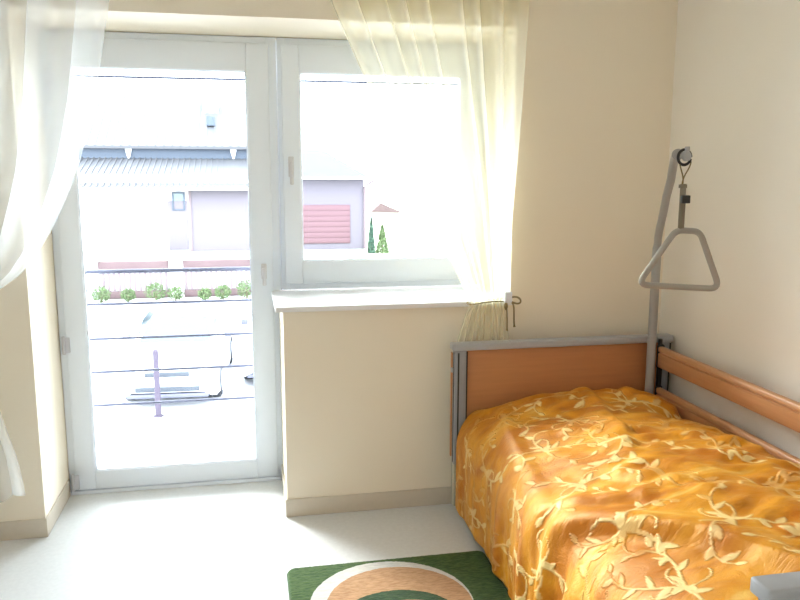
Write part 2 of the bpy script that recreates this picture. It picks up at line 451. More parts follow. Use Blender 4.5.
def rounded_loop(P, r, n=7):
    out = []; N = len(P)
    for i in range(N):
        p, a, b = Vector(P[i]), Vector(P[i-1]), Vector(P[(i+1) % N])
        rr = r[i]
        A = p+(a-p).normalized()*rr; B = p+(b-p).normalized()*rr
        out += bez([A, p, B], n)
    return out
tri = rounded_loop([(2.448, GY-.01, 1.298), (2.548, GY-.01, 1.292), (2.642, GY-.02, 1.070), (2.308, GY-.0, 1.092)], [.03, .03, .045, .045])
MB().tube(tri, .0118, 14, closed=True).build('grip', M['handle_plastic'], gp)

for ch_ in gp.children:
    if ch_.name != 'grip': ch_.location.x -= (.026 if ch_.name in ('clip_disc', 'carabiner') else .022 if ch_.name.startswith('cord') else .010)
gp.children[-1].location.x -= .008

# ------------------------------------------------------------------ blanket
def smooth(x): x = np.clip(x, 0, 1); return x*x*(3-2*x)
def blanket():
    NL, NA = 400, 330            # along the bed, across
    L = np.linspace(-.150, -2.062, NL)      # y
    # cross-section key points (x, z) from left hem over the top to the wall side
    key = [(1.742, .045), (1.742, .16), (1.742, .30), (1.748, .385), (1.775, .445), (1.83, .487), (1.93, .520), (2.07, .545), (2.25, .556), (2.42, .553), (2.55, .54), (2.615, .515), (2.638, .47), (2.645, .42)]
    kx = np.array([k[0] for k in key]); kz = np.array([k[1] for k in key])
    # Catmull-Rom resample to arc length
    def cr(P, n):
        P = np.vstack([2*P[0]-P[1], P, 2*P[-1]-P[-2]]); out = []
        for i in range(1, len(P)-2):
            for t in np.linspace(0, 1, n, endpoint=False):
                out.append(.5*((2*P[i])+(-P[i-1]+P[i+1])*t+(2*P[i-1]-5*P[i]+4*P[i+1]-P[i+2])*t*t+(-P[i-1]+3*P[i]-3*P[i+1]+P[i+2])*t**3))
        out.append(P[-2]); return np.array(out)
    cv = cr(np.stack([kx, kz], 1), 30)
    sl = np.concatenate([[0], np.cumsum(np.hypot(*(np.diff(cv, axis=0).T)))])
    S = np.linspace(0, sl[-1], NA); tot = sl[-1]
    cx = np.interp(S, sl, cv[:, 0]); cz = np.interp(S, sl, cv[:, 1])
    tx = np.gradient(cx, S); tz = np.gradient(cz, S); nx, nz = -tz, tx     # outward normal
    Y, SS = np.meshgrid(L, S, indexing='ij')
    X0 = np.broadcast_to(cx, Y.shape).copy(); Z0 = np.broadcast_to(cz, Y.shape).copy()
    NX = np.broadcast_to(nx, Y.shape); NZ = np.broadcast_to(nz, Y.shape)
    top = smooth((X0-1.80)/.12)          # 1 on the top, 0 on the hanging side
    side = 1-top
    # the mattress rises slightly from the head towards the middle
    rise = .03*smooth((-Y-.5)/.6)*smooth((X0-1.85)/.3)
    Z0 += rise
    # pillow end: dip behind it, at the wall side deepest
    Z0 -= .055*np.exp(-((Y+.50)/.07)**2)*smooth((X0-2.42)/.16)
    Z0 += .012*np.exp(-((Y+.30)/.13)**2)*smooth((X0-1.9)/.2)
    H = np.zeros_like(Y)
    def ridge(pts, h, w1, w2, fade=.06):
        """ridge along a polyline in (x, y): width w1 on its left side, w2 on its right"""
        nonlocal H
        best = np.full(Y.shape, 9.); sgn = np.ones(Y.shape); tt = np.zeros(Y.shape)
        n = len(pts)-1
        for i in range(n):
            ax, ay = pts[i]; bx, by = pts[i+1]; dx, dy = bx-ax, by-ay; q = dx*dx+dy*dy
            t = np.clip(((X0-ax)*dx+(Y-ay)*dy)/q, 0, 1)
            ex, ey = X0-ax-t*dx, Y-ay-t*dy; dd = np.hypot(ex, ey)
            m = dd < best
            best = np.where(m, dd, best); sgn = np.where(m, np.sign(dx*ey-dy*ex), sgn); tt = np.where(m, (i+t)/n, tt)
        w = np.where(sgn > 0, w1, w2)
        env = smooth(tt/.12+.0)*smooth((1-tt)/.12) if fade else 1
        H += h*np.exp(-(best/w)**2)*env
    # big fold running from the left edge to the foot at the wall side
    ridge([(1.74, -1.14), (1.80, -1.27), (1.91, -1.41), (2.01, -1.54), (2.07, -1.68), (2.12, -1.85), (2.15, -2.02)], .045, .075, .030)
    ridge([(1.70, -1.02), (1.78, -1.12), (1.90, -1.22), (2.04, -1.30)], .022, .05, .03)
    ridge([(1.93, -.20), (1.86, -.45), (1.815, -.72), (1.775, -1.02), (1.75, -1.2)], .020, .030, .045)
    ridge([(2.28, -.18), (2.25, -.45), (2.19, -.75), (2.10, -.98)], .026, .03, .07)
    ridge([(2.20, -1.10), (2.27, -1.32), (2.31, -1.55), (2.33, -1.85)], .016, .07, .045)
    ridge([(2.36, -.80), (2.48, -.92), (2.62, -1.0)], .016, .045, .03)
    ridge([(2.42, -.25), (2.50, -.36), (2.62, -.42)], .016, .04, .03)
    ridge([(2.42, -1.18), (2.52, -1.40), (2.58, -1.70)], .014, .05, .03)
    ridge([(2.0, -.62), (2.12, -.72), (2.35, -.74)], .010, .04, .03)
    ridge([(2.30, -1.02), (2.45, -1.16), (2.62, -1.26)], .014, .04, .02)
    ridge([(1.98, -1.08), (2.12, -1.20), (2.2, -1.42)], .014, .05, .025)
    rnd = np.random.RandomState(5)
    def wav(n, kmin, kmax, ang0, ang1):
        o = np.zeros_like(Y)
        for _ in range(n):
            k = rnd.uniform(kmin, kmax); a = R(rnd.uniform(ang0, ang1)); p = rnd.uniform(0, 6.28)
            o += np.sin(k*(np.cos(a)*SS+np.sin(a)*Y)+p+1.1*np.sin(.45*k*(np.sin(a)*SS-np.cos(a)*Y)+p*2))
        return o/n
    H += top*(.012*wav(7, 12, 30, 20, 80)+.006*wav(8, 35, 75, 0, 90)+.011*smooth((X0-1.9)/.3)*wav(7, 40, 85, 70, 115))
    X = X0+NX*0; Z = Z0.copy()
    X = X0+NX*H; Z = Z0+NZ*H
    # hanging pleats on the side, growing towards the hem
    down = side*smooth((.47-Z0)/.25)
    pl = (np.sin(Y*26+1.2*np.sin(Y*5.1)+.8)+.6*np.sin(Y*47+2*np.sin(Y*3.3)+SS*3)+.3*np.sin(Y*83+1.0))
    near = .35+.65*smooth((-Y-.35)/.6)
    X -= down*near*(.010+.012*pl)*smooth(SS/.03+.4)
    X += side*.004*wav(5, 20, 40, 0, 90)
    Z = np.where(SS < .3, Z+(.012*np.sin(Y*7)+.006*np.sin(Y*19))*smooth((.3-SS)/.3)*near, Z)
    # round the head end down a touch and keep it off the headboard
    Z -= .03*np.exp(-((Y+.150)/.035)**2)*top
    Z -= .10*np.exp(-((Y+2.062)/.05)**2)*top
    Z = np.maximum(Z, .02)
    X = np.where(Y > -.21, np.minimum(X, 2.594), X)
    Y2 = Y+0
    # ---------- woven ornament: scrolls, stems and leaves in cloth coordinates (u along, v across)
    U = -Y; V = SS
    pat = np.zeros_like(Y)
    def stamp(u, v, r, f, amt=1.):
        i0 = np.searchsorted(-L, u-r); i1 = np.searchsorted(-L, u+r); j0 = np.searchsorted(S, v-r); j1 = np.searchsorted(S, v+r)
        if i1 <= i0 or j1 <= j0: return
        s_ = (slice(i0, i1), slice(j0, j1)); pat[s_] = np.maximum(pat[s_], amt*f(U[s_]-u, V[s_]-v))
    def dot(u, v, r): stamp(u, v, r*1.6, lambda a, b: smooth((1.35-np.hypot(a, b)/r)/.7))
    def leafm(u, v, ang, ln, wd):
        c, s = math.cos(ang), math.sin(ang)
        u += c*ln*.5; v += s*ln*.5
        def f(a, b):
            p = (a*c+b*s)/(ln*.5); q = (-a*s+b*c)/(wd*.5*(np.sqrt(np.clip(1-p*p, 1e-4, 1)))*(1-.35*p)+1e-4)
            return smooth((1.2-np.abs(q))/.5)*(np.abs(p) < 1)*1.
        stamp(u, v, ln*.7, f)
    def stem(u, v, ang, ln, curl, w=.0042, leaves=True, rn=None):
        n = int(ln/.004); k0 = 0
        for i in range(n):
            t = i/n
            ang += curl*(.25+1.9*t*t)*.004/.05
            u += .004*math.cos(ang); v += .004*math.sin(ang)
            dot(u, v, w*(1.15-.5*t))
            if leaves and i % 11 == 6 and t < .85:
                k0 += 1; sd = 1 if k0 % 2 else -1
                leafm(u, v, ang+sd*rn.uniform(.6, 1.1), rn.uniform(.032, .055), rn.uniform(.014, .024))
        if leaves: leafm(u, v, ang, .03, .016)
        return u, v, ang
    rn = random.Random(21)
    for iu in range(7):
        for iv in range(6):
            u = .10+iu*.32+(.16 if iv % 2 else 0)+rn.uniform(-.04, .04); v = .08+iv*.235+rn.uniform(-.04, .04)
            a = rn.uniform(0, 6.28)
            for k in range(3):
                a2 = a+k*2.1+rn.uniform(-.4, .4)
                stem(u, v, a2, rn.uniform(.16, .25), rn.choice((-1, 1))*rn.uniform(.35, .6), leaves=True, rn=rn)
                stem(u, v, a2+.9, rn.uniform(.09, .13), rn.choice((-1, 1))*rn.uniform(.9, 1.3), w=.0034, leaves=False, rn=rn)
            for k in range(3):
                leafm(u, v, a+k*2.1+.5, .038, .022)
    # ---------- mesh
    X_, Z_ = X, Z
    G = (2.2, -1.1, .05)
    verts = np.stack([X_-G[0], Y2-G[1], Z_-G[2]], -1).reshape(-1, 3)
    idx = np.arange(NL*NA).reshape(NL, NA)
    F = np.stack([idx[:-1, :-1], idx[:-1, 1:], idx[1:, 1:], idx[1:, :-1]], -1).reshape(-1, 4)
    me = bpy.data.meshes.new('blanket')
    me.from_pydata(verts.tolist(), [], F.tolist())
    for p in me.polygons: p.use_smooth = True
    at = me.attributes.new('ornament', 'FLOAT', 'POINT'); at.data.foreach_set('value', pat.reshape(-1).astype(np.float32))
    uv = me.attributes.new('cloth_uv', 'FLOAT_VECTOR', 'POINT')
    uv.data.foreach_set('vector', np.stack([U, V, 0*U], -1).reshape(-1).astype(np.float32))
    o = bpy.data.objects.new('blanket', me); C.objects.link(o); o.location = G
    so = o.modifiers.new('thickness', 'SOLIDIFY'); so.thickness = .006; so.offset = -1
    # ---------- material
    m, n, l, b = nt('golden_plush')
    a1 = n.new('ShaderNodeAttribute'); a1.attribute_name = 'ornament'
    a2 = n.new('ShaderNodeAttribute'); a2.attribute_name = 'cloth_uv'
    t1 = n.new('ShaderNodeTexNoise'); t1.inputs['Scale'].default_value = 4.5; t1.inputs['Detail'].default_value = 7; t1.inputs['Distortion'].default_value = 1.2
    t2 = n.new('ShaderNodeTexNoise'); t2.inputs['Scale'].default_value = 900; t2.inputs['Detail'].default_value = 2
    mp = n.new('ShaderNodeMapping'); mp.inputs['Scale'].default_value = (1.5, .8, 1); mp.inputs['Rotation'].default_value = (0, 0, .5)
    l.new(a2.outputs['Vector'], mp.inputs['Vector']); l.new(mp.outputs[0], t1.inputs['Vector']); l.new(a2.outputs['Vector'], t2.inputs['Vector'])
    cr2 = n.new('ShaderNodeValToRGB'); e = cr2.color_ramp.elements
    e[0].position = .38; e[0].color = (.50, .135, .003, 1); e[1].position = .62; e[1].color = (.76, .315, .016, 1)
    e_sheen = e.new(.78); e_sheen.color = (.92, .64, .18, 1)  # cream streaks: the velvet's sheen painted into the base colour
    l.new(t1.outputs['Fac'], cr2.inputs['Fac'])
    mx = n.new('ShaderNodeMix'); mx.data_type = 'RGBA'; mx.inputs[7].default_value = (.95, .76, .36, 1)
    th = n.new('ShaderNodeMath'); th.operation = 'MULTIPLY'; th.inputs[1].default_value = .85
    t4 = n.new('ShaderNodeTexNoise'); t4.inputs['Scale'].default_value = 3.2; t4.inputs['Detail'].default_value = 2
    l.new(a2.outputs['Vector'], t4.inputs['Vector'])
    m4 = n.new('ShaderNodeMapRange'); m4.interpolation_type = 'SMOOTHSTEP'; m4.inputs['From Min'].default_value = .40; m4.inputs['From Max'].default_value = .54; m4.inputs['To Min'].default_value = .22; m4.inputs['To Max'].default_value = .8
    l.new(t4.outputs['Fac'], m4.inputs['Value']); l.new(m4.outputs[0], th.inputs[1])
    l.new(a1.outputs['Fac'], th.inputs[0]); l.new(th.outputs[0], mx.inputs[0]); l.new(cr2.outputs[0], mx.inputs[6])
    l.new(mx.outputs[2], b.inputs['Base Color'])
    # nap lies differently in patches: gloss varies
    t3 = n.new('ShaderNodeTexNoise'); t3.inputs['Scale'].default_value = 11; t3.inputs['Detail'].default_value = 8; t3.inputs['Roughness'].default_value = .65; t3.inputs['Distortion'].default_value = 2
    l.new(mp.outputs[0], t3.inputs['Vector'])
    mr = n.new('ShaderNodeMapRange'); mr.inputs['From Min'].default_value = .35; mr.inputs['From Max'].default_value = .65; mr.inputs['To Min'].default_value = .32; mr.inputs['To Max'].default_value = .55
    l.new(t3.outputs['Fac'], mr.inputs['Value']); l.new(mr.outputs[0], b.inputs['Roughness'])
    b.inputs['Specular IOR Level'].default_value = 1.0
    b.inputs['Specular Tint'].default_value = (1, .76, .30, 1)
    b.inputs['Sheen Weight'].default_value = .35; b.inputs['Sheen Roughness'].default_value = .4; b.inputs['Sheen Tint'].default_value = (1, .66, .15, 1)
    ad = n.new('ShaderNodeMath'); ad.operation = 'MULTIPLY_ADD'; ad.inputs[1].default_value = .55
    l.new(t3.outputs['Fac'], ad.inputs[0])
    ml = n.new('ShaderNodeMath'); ml.operation = 'MULTIPLY'; ml.inputs[1].default_value = .35
    l.new(a1.outputs['Fac'], ml.inputs[0]); l.new(ml.outputs[0], ad.inputs[2])
    bp = n.new('ShaderNodeBump'); bp.inputs['Strength'].default_value = .8; bp.inputs['Distance'].default_value = .012
    l.new(ad.outputs[0], bp.inputs['Height'])
    bp2 = n.new('ShaderNodeBump'); bp2.inputs['Strength'].default_value = .25; bp2.inputs['Distance'].default_value = .001
    l.new(t2.outputs['Fac'], bp2.inputs['Height']); l.new(bp.outputs[0], bp2.inputs['Normal'])
    l.new(bp2.outputs[0], b.inputs['Normal'])
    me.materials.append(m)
    return o
tag(blanket(), 'golden yellow plush blanket with cream leaf scrolls spread over the bed', 'blanket')

# ------------------------------------------------------------------ rug
def rug():
    x0, x1, y1, y0 = .972, 1.760, -.478, -1.62
    nx, ny = 140, 200; r = .035
    def prof(dist): return .014*min(1, math.sqrt(max(0, dist)/.012)) if dist < .012 else .014
    P = []
    for i in range(nx+1):
        row = []
        for j in range(ny+1):
            a = i/nx; c = j/ny
            x = x0+(x1-x0)*a; y = y0+(y1-y0)*c
            # rounded corners: pull the corner vertices in
            qx = max(0, x0+r-x, x-(x1-r)); qy = max(0, y0+r-y, y-(y1-r))
            if qx > 0 and qy > 0:
                d = math.hypot(qx, qy); mxx = max(qx, qy)
                k = mxx/d
                sx = 1 if x > (x0+x1)/2 else -1; sy = 1 if y > (y0+y1)/2 else -1
                x = x-sx*qx*(1-k); y = y-sy*qy*(1-k); dist = r-mxx
            else: dist = min(x-x0, x1-x, y-y0, y1-y)
            row.append((x, y, .001+prof(dist)+random.uniform(-.0006, .0006)))
        P.append(row)
    mb = MB().grid(P)
    o = mb.build('rug', rug_mat((1.33, -.79)), origin=((x0+x1)/2, (y0+y1)/2, 0), angle=180)
    me = o.modifiers.new('thickness', 'SOLIDIFY'); me.thickness = .0005; me.offset = 1
    return o
def rug_mat(c):
    m, n, l, b = nt('woven_rug')
    geo = n.new('ShaderNodeTexCoord')
    ox, oy = (.972+1.76)/2, (-.478-1.62)/2
    nz_ = n.new('ShaderNodeTexNoise'); nz_.inputs['Scale'].default_value = 40; l.new(geo.outputs['Object'], nz_.inputs['Vector'])
    def dist(cx, cy, sx=1., sy=1.):
        mp = n.new('ShaderNodeMapping'); mp.vector_type = 'POINT'
        mp.inputs['Location'].default_value = (-(cx-ox)*sx, -(cy-oy)*sy, 0); mp.inputs['Scale'].default_value = (sx, sy, 0)
        l.new(geo.outputs['Object'], mp.inputs['Vector'])
        ln = n.new('ShaderNodeVectorMath'); ln.operation = 'LENGTH'; l.new(mp.outputs[0], ln.inputs[0])
        ad = n.new('ShaderNodeMath'); ad.operation = 'MULTIPLY_ADD'; ad.inputs[1].default_value = .006; l.new(nz_.outputs['Fac'], ad.inputs[0]); l.new(ln.outputs['Value'], ad.inputs[2])
        return ad.outputs[0]
    def inside(cx, cy, r, sx=1., sy=1.):
        d = dist(cx, cy, sx, sy); s = n.new('ShaderNodeMath'); s.operation = 'LESS_THAN'; s.inputs[1].default_value = r; l.new(d, s.inputs[0]); return s.outputs[0]
    # fibre-speckled colours
    fib = n.new('ShaderNodeTexNoise'); fib.inputs['Scale'].default_value = 160; fib.inputs['Detail'].default_value = 3
    mpf = n.new('ShaderNodeMapping'); mpf.inputs['Scale'].default_value = (.25, 1, 1); l.new(geo.outputs['Object'], mpf.inputs['Vector']); l.new(mpf.outputs[0], fib.inputs['Vector'])
    blot = n.new('ShaderNodeTexNoise'); blot.inputs['Scale'].default_value = 6; l.new(geo.outputs['Object'], blot.inputs['Vector'])
    def ramp(c1, c2, src=None):
        c_ = n.new('ShaderNodeValToRGB'); c_.color_ramp.elements[0].position = .35; c_.color_ramp.elements[0].color = (*c1, 1); c_.color_ramp.elements[1].position = .65; c_.color_ramp.elements[1].color = (*c2, 1)
        l.new((src or fib).outputs['Fac'], c_.inputs['Fac']); return c_.outputs[0]
    green = ramp((.028, .070, .018), (.075, .13, .038)); tan = ramp((.36, .20, .10), (.50, .30, .16)); white = ramp((.50, .50, .47), (.62, .61, .58)); dark = ramp((.015, .045, .018), (.04, .08, .03))
    cur = green
    def over(mask, colr):
        nonlocal cur
        x = n.new('ShaderNodeMix'); x.data_type = 'RGBA'; l.new(mask, x.inputs[0]); l.new(cur, x.inputs[6]); l.new(colr, x.inputs[7]); cur = x.outputs[2]
    over(inside(1.325, -.795, .292), white)
    over(inside(1.350, -.812, .262), tan)
    over(inside(1.335, -.905, .190, .88), dark)
    over(inside(1.365, -.930, .145, .88), tan)
    over(inside(1.36, -1.0, .13), green)
    over(inside(1.15, -1.55, .26), white); over(inside(1.15, -1.58, .24), tan); over(inside(1.15, -1.62, .16), dark)
    l.new(cur, b.inputs['Base Color']); b.inputs['Roughness'].default_value = .95; b.inputs['Specular IOR Level'].default_value = .1
    b.inputs['Sheen Weight'].default_value = .15
    bp = n.new('ShaderNodeBump'); bp.inputs['Strength'].default_value = .7; bp.inputs['Distance'].default_value = .004
    l.new(fib.outputs['Fac'], bp.inputs['Height']); l.new(bp.outputs[0], b.inputs['Normal'])
    return m
tag(rug(), 'green rug with white and tan arcs on the floor beside the bed', 'rug')

# ------------------------------------------------------------------ outside
GZ = -2.6
M['ground'] = mat('pale_paving', (.40, .40, .42), .8, spec=.08, noise=(.6, .08))
M['yard'] = mat('yard_grass', (.30, .33, .22), .9, spec=.08, noise=(.8, .15))
M['white_wall'] = mat('white_render', (.55, .53, .54), .9)
M['lilac_wall'] = mat('lilac_render', (.115, .10, .118), .9, spec=.08)
M['pink_wall'] = mat('pink_render', (.13, .10, .108), .9, spec=.08)
M['garage_door'] = mat('red_garage_door', (.10, .057, .066), .6, spec=.08)
M['gutter'] = mat('blue_gutter', (.06, .072, .095), .4, spec=.08)
M['roof'] = mat('light_metal_roof', (.062, .062, .068), .45, spec=.08)
M['roof_grey'] = mat('blue_grey_roof', (.036, .041, .052), .6, spec=.08, noise=(3, .1))
M['brick'] = mat('pink_brick', (.085, .058, .060), .9, spec=.08, noise=(4, .15))
M['leaf'] = mat('leaf_green', (.07, .10, .045), .7, spec=.08, noise=(5, .3))
M['leaf_dark'] = mat('conifer_green', (.045, .08, .058), .8, spec=.08, noise=(5, .3))
M['bark'] = mat('bark', (.08, .05, .03), .9)
M['dark_glass'] = mat('dark_glass', (.05, .08, .09), .1)
M['hinge_dark'] = mat('dark_grille', (.05, .055, .065), .6, spec=.08)
M['car_paint'] = mat('white_car_paint', (.55, .56, .60), .3, coat=.5)
M['tyre'] = mat('tyre_rubber', (.02, .02, .025), .8)

gd = MB().box(-40, .5601, GZ-.3, 40, 60, GZ)
struct(gd.build('ground', M['ground'], smooth=False), 'pale paved street and car park below the window', 'ground')
tf = MB().box(-30, 21.1, GZ, 30, 60, -1.12)
struct(tf.build('ground_terrace', M['yard'], smooth=False), 'raised yard round the neighbouring house', 'ground')
kb = MB().box(-12, 19.55, GZ, 12, 20.75, -2.2, .03)
struct(kb.build('planting_kerb', M['white_wall'], smooth=False), 'white kerb of the planting bed along the street', 'kerb')

# neighbouring house
hs = empty('house', (-4, 24, -1.12))
tag(hs, 'long white house with pale ribbed metal roofs across the street', 'house')
MB().box(-12, 24, -1.12, 2.1, 31, 1.5).build('wall', M['white_wall'], hs, smooth=False)
MB().box(-1.02, 23.96, -1.1, 2.09, 24.02, 1.1).build('wall_panel', M['lilac_wall'], hs, smooth=False)
rp = MB()   # lower ribbed roof
rp.prism([(23.55, 1.02), (23.55, 1.09), (27.0, 2.12), (27.0, 2.0)], 0, -12.3, 2.15)
for k in range(71):
    x = -12.2+k*.2
    rp.box(x, 23.56, 1.09, x+.05, 27.15, 1.13, rot=Matrix.Rotation(math.atan2(1.03, 3.45), 3, 'X'), piv=(x, 23.56, 1.09))
rp.build('lower_roof', M['roof'], hs, smooth=False)
MB().tube([(-12.3, 23.5, 1.03), (2.15, 23.5, 1.03)], .06, 10).build('eaves_gutter', M['white_wall'], hs)
MB().box(-12.2, 26.9, 2.02, 2.1, 27.05, 2.48).build('roof_step', M['gutter'], hs, smooth=False)
for x in (-3.35, .42): MB().prism([(x-.14, 2.5), (x+.14, 2.5), (x+.03, 2.1), (x-.03, 2.1)], 1, 26.80, 26.88).build('gutter_bracket', M['white_wall'], hs, smooth=False)
ur = MB().prism([(26.6, 2.44), (26.6, 2.54), (31.0, 5.1), (35.5, 2.5), (35.5, 2.4)], 0, -12.4, 2.15)
for k in range(48): 
    x = -12.3+k*.3
    ur.box(x, 26.62, 2.54, x+.05, 31.7, 2.57, rot=Matrix.Rotation(math.atan2(2.56, 4.4), 3, 'X'), piv=(x, 26.62, 2.54))
ur.build('upper_roof', M['roof'], hs, smooth=False)
ch = MB().box(-.75, 29.0, 3.3, -.15, 29.5, 4.55, .02); ch.box(-.82, 28.93, 4.5, -.08, 29.57, 4.62, .02)
ch.build('chimney', M['white_wall'], hs)
MB().cyl((-.42, 28.0, 3.55), (0, 0, 1), .16, .35, 16).build('roof_vent', M['gutter'], hs)
dp = MB().box(-1.78, 23.93, -1.05, -1.13, 24.01, .62, .01).build('door_panel', M['lilac_wall'], hs)
MB().frame(-1.62, .30, -1.2, .92, .05, 23.90, 23.99, .005).build('window_frame', M['gutter'], hs)
MB().box(-1.57, 23.95, .35, -1.25, 23.985, .87).build('window_pane', M['dark_glass'], hs)
MB().box(-1.08, 23.92, -1.1, -1.0, 24.0, .98).build('downpipe', M['pink_wall'], hs)

# garage
gg = empty('garage', (3.7, 24, -1.12))
tag(gg, 'pink garage with red roller door and blue grey hipped roof', 'garage')
MB().box(2.42, 24.0, -1.12, 4.95, 29, 1.36).build('wall', mat('garage_render', (.10, .088, .105), .9, spec=.08), gg, smooth=False)
MB().box(2.55, 23.97, -.9, 4.45, 24.02, .46).build('garage_door', M['garage_door'], gg, smooth=False)
s_ = MB()
for k in range(7): s_.box(2.56, 23.955, -.88+k*.19, 4.44, 23.972, -.88+k*.19+.17, .004)
s_.build('door_slats', M['garage_door'], gg)
rf = MB(); bmv = [rf.bm.verts.new(p) for p in [(2.25, 23.6, 1.42), (5.12, 23.6, 1.42), (5.12, 29.2, 1.42), (2.25, 29.2, 1.42), (2.25, 26.4, 2.45), (3.75, 26.4, 2.45)]]
for q in [(0, 1, 5, 4), (1, 2, 5), (2, 3, 4, 5), (3, 0, 4), (0, 3, 2, 1)]: rf.bm.faces.new([bmv[i] for i in q])
rf.build('roof', M['roof_grey'], gg, smooth=False)
MB().box(2.25, 23.5, 1.36, 5.14, 23.6, 1.44).build('fascia', M['white_wall'], gg)
MB().tube([(5.25, 23.7, 1.3), (4.98, 23.93, 1.1), (4.98, 23.93, -1.1)], .05, 8).build('downpipe', M['pink_wall'], gg)

# far small house roof to the right
fh = empty('far_house', (10, 40, -1.12))
tag(fh, 'distant pale house with pink roof right of the garage', 'house')
MB().box(7.8, 40, -1.12, 9.4, 46, -.56).build('wall', M['white_wall'], fh, smooth=False)
MB().prism([(7.7, -.55), (8.3, -.05), (9.6, -.62)], 1, 39.7, 46.3).build('roof', M['brick'], fh, smooth=False)

# fence with brick band and pickets
fe = empty('street_fence', (0, 20.9, -2.2))
tag(fe, 'low pink brick and picket fence behind the row of shrubs', 'fence')
pc = MB(); pc.box(-12, 20.78, -1.40, 12, 20.98, -1.08, .01); pc.box(-12, 20.78, -2.2, 12, 20.98, -1.98, .01)
pc.build('brick_band', M['brick'], fe)
for k in range(60):
    x = -6.0+k*.15
    if x < 2.6: MB().box(x, 20.80, -1.98, x+.06, 20.86, -1.40).build('picket', M['pink_wall'], fe)
MB().box(-12, 20.90, -1.98, 12, 20.96, -1.40).build('back_panel', M['white_wall'], fe)
for x in (-6.2, -3.75, -1.30, 1.15, 3.6):
    p = MB().box(x-.2, 20.70, -2.2, x+.2, 21.02, -1.02, .01); p.box(x-.25, 20.66, -1.04, x+.25, 21.06, -.96, .01)
    p.build('pillar', M['white_wall'], fe)

def foliage(mb, c, rx, ry, rz, n, size, rnd, cone=False):
    for _ in range(n):
        while True:
            p = Vector((rnd.uniform(-1, 1), rnd.uniform(-1, 1), rnd.uniform(-1, 1)))
            if p.length < 1 and p.length > .45: break
        if cone:
            t = rnd.random(); a = rnd.uniform(0, 6.28); rr = (1-t)**.8*rnd.uniform(.7, 1)
            p = Vector((rr*math.cos(a), rr*math.sin(a), t*2-1))
        q = Vector((c[0]+p.x*rx, c[1]+p.y*ry, c[2]+p.z*rz))
        e = Euler((rnd.uniform(0, 6.3), rnd.uniform(0, 6.3), rnd.uniform(0, 6.3))).to_matrix()
        s = size*rnd.uniform(.6, 1.3)
        vs = [mb.bm.verts.new(q+e @ Vector(v)) for v in [(-s*.5, 0, 0), (0, -s*.28, s*.08), (s*.5, 0, 0), (0, s*.28, s*.08)]]
        mb.bm.faces.new(vs)
    return mb
rnd = random.Random(4)
shr = [(-4.02, 1.0), (-3.38, .8), (-2.62, .62), (-1.85, .95), (-1.28, .7), (-.45, .55), (.08, .7), (.78, .95)]
places = ['leftmost of the eight by the door edge', 'second from the left', 'small one, third from the left', 'tall one, fourth from the left', 'fifth from the left, by the fence pillar', 'smallest one, third from the right', 'second from the right', 'rightmost of the eight by the door frame']
for (x, s), pl_ in zip(shr, places):
    t = empty('shrub', (x, 20.05, -2.2))
    h = .5*s+.08
    foliage(MB(), (x, 20.05, -2.2+h*.55), .27*s+.06, .24, h*.5, 420, .075, rnd).build('foliage', M['leaf'], t, smooth=False)
    MB().tube([(x, 20.05, -2.2), (x, 20.05, -2.2+h*.5)], .02, 6).build('stem', M['bark'], t)
    tag(t, 'round green shrub along the fence, '+pl_, 'shrub', 'green shrubs in a row along the fence')
for (x, h, rx, lab) in [(4.96, 1.2, .13, 'slim dark conifer beside the corner of the pink garage'), (5.34, .95, .23, 'broad light green conifer right of the slim dark one')]:
    t = empty('conifer', (x, 22.4, -1.12))
    z0 = -1.12
    foliage(MB(), (x, 22.4, z0+h*.5), rx, rx, h*.5, 1100, .09, rnd, cone=True).build('foliage', M['leaf_dark'] if rx < .2 else M['leaf'], t, smooth=False)
    MB().tube([(x, 22.4, z0), (x, 22.4, z0+h*.9)], .025, 6).build('trunk', M['bark'], t)
    tag(t, lab, 'conifer')

bo = MB().tube([(-.73, 10.0, GZ), (-.73, 10.0, -1.47)], .05, 14); bo.ball((-.73, 10.0, -1.46), .05, 2); bo.cyl((-.73, 10.0, GZ+.01), (0, 0, 1), .09, .02, 20, .004)
tag(bo.build('bollard', M['bollard'], origin=(-.73, 10.0, GZ)), 'slim purple grey bollard standing before the parked white car', 'bollard')

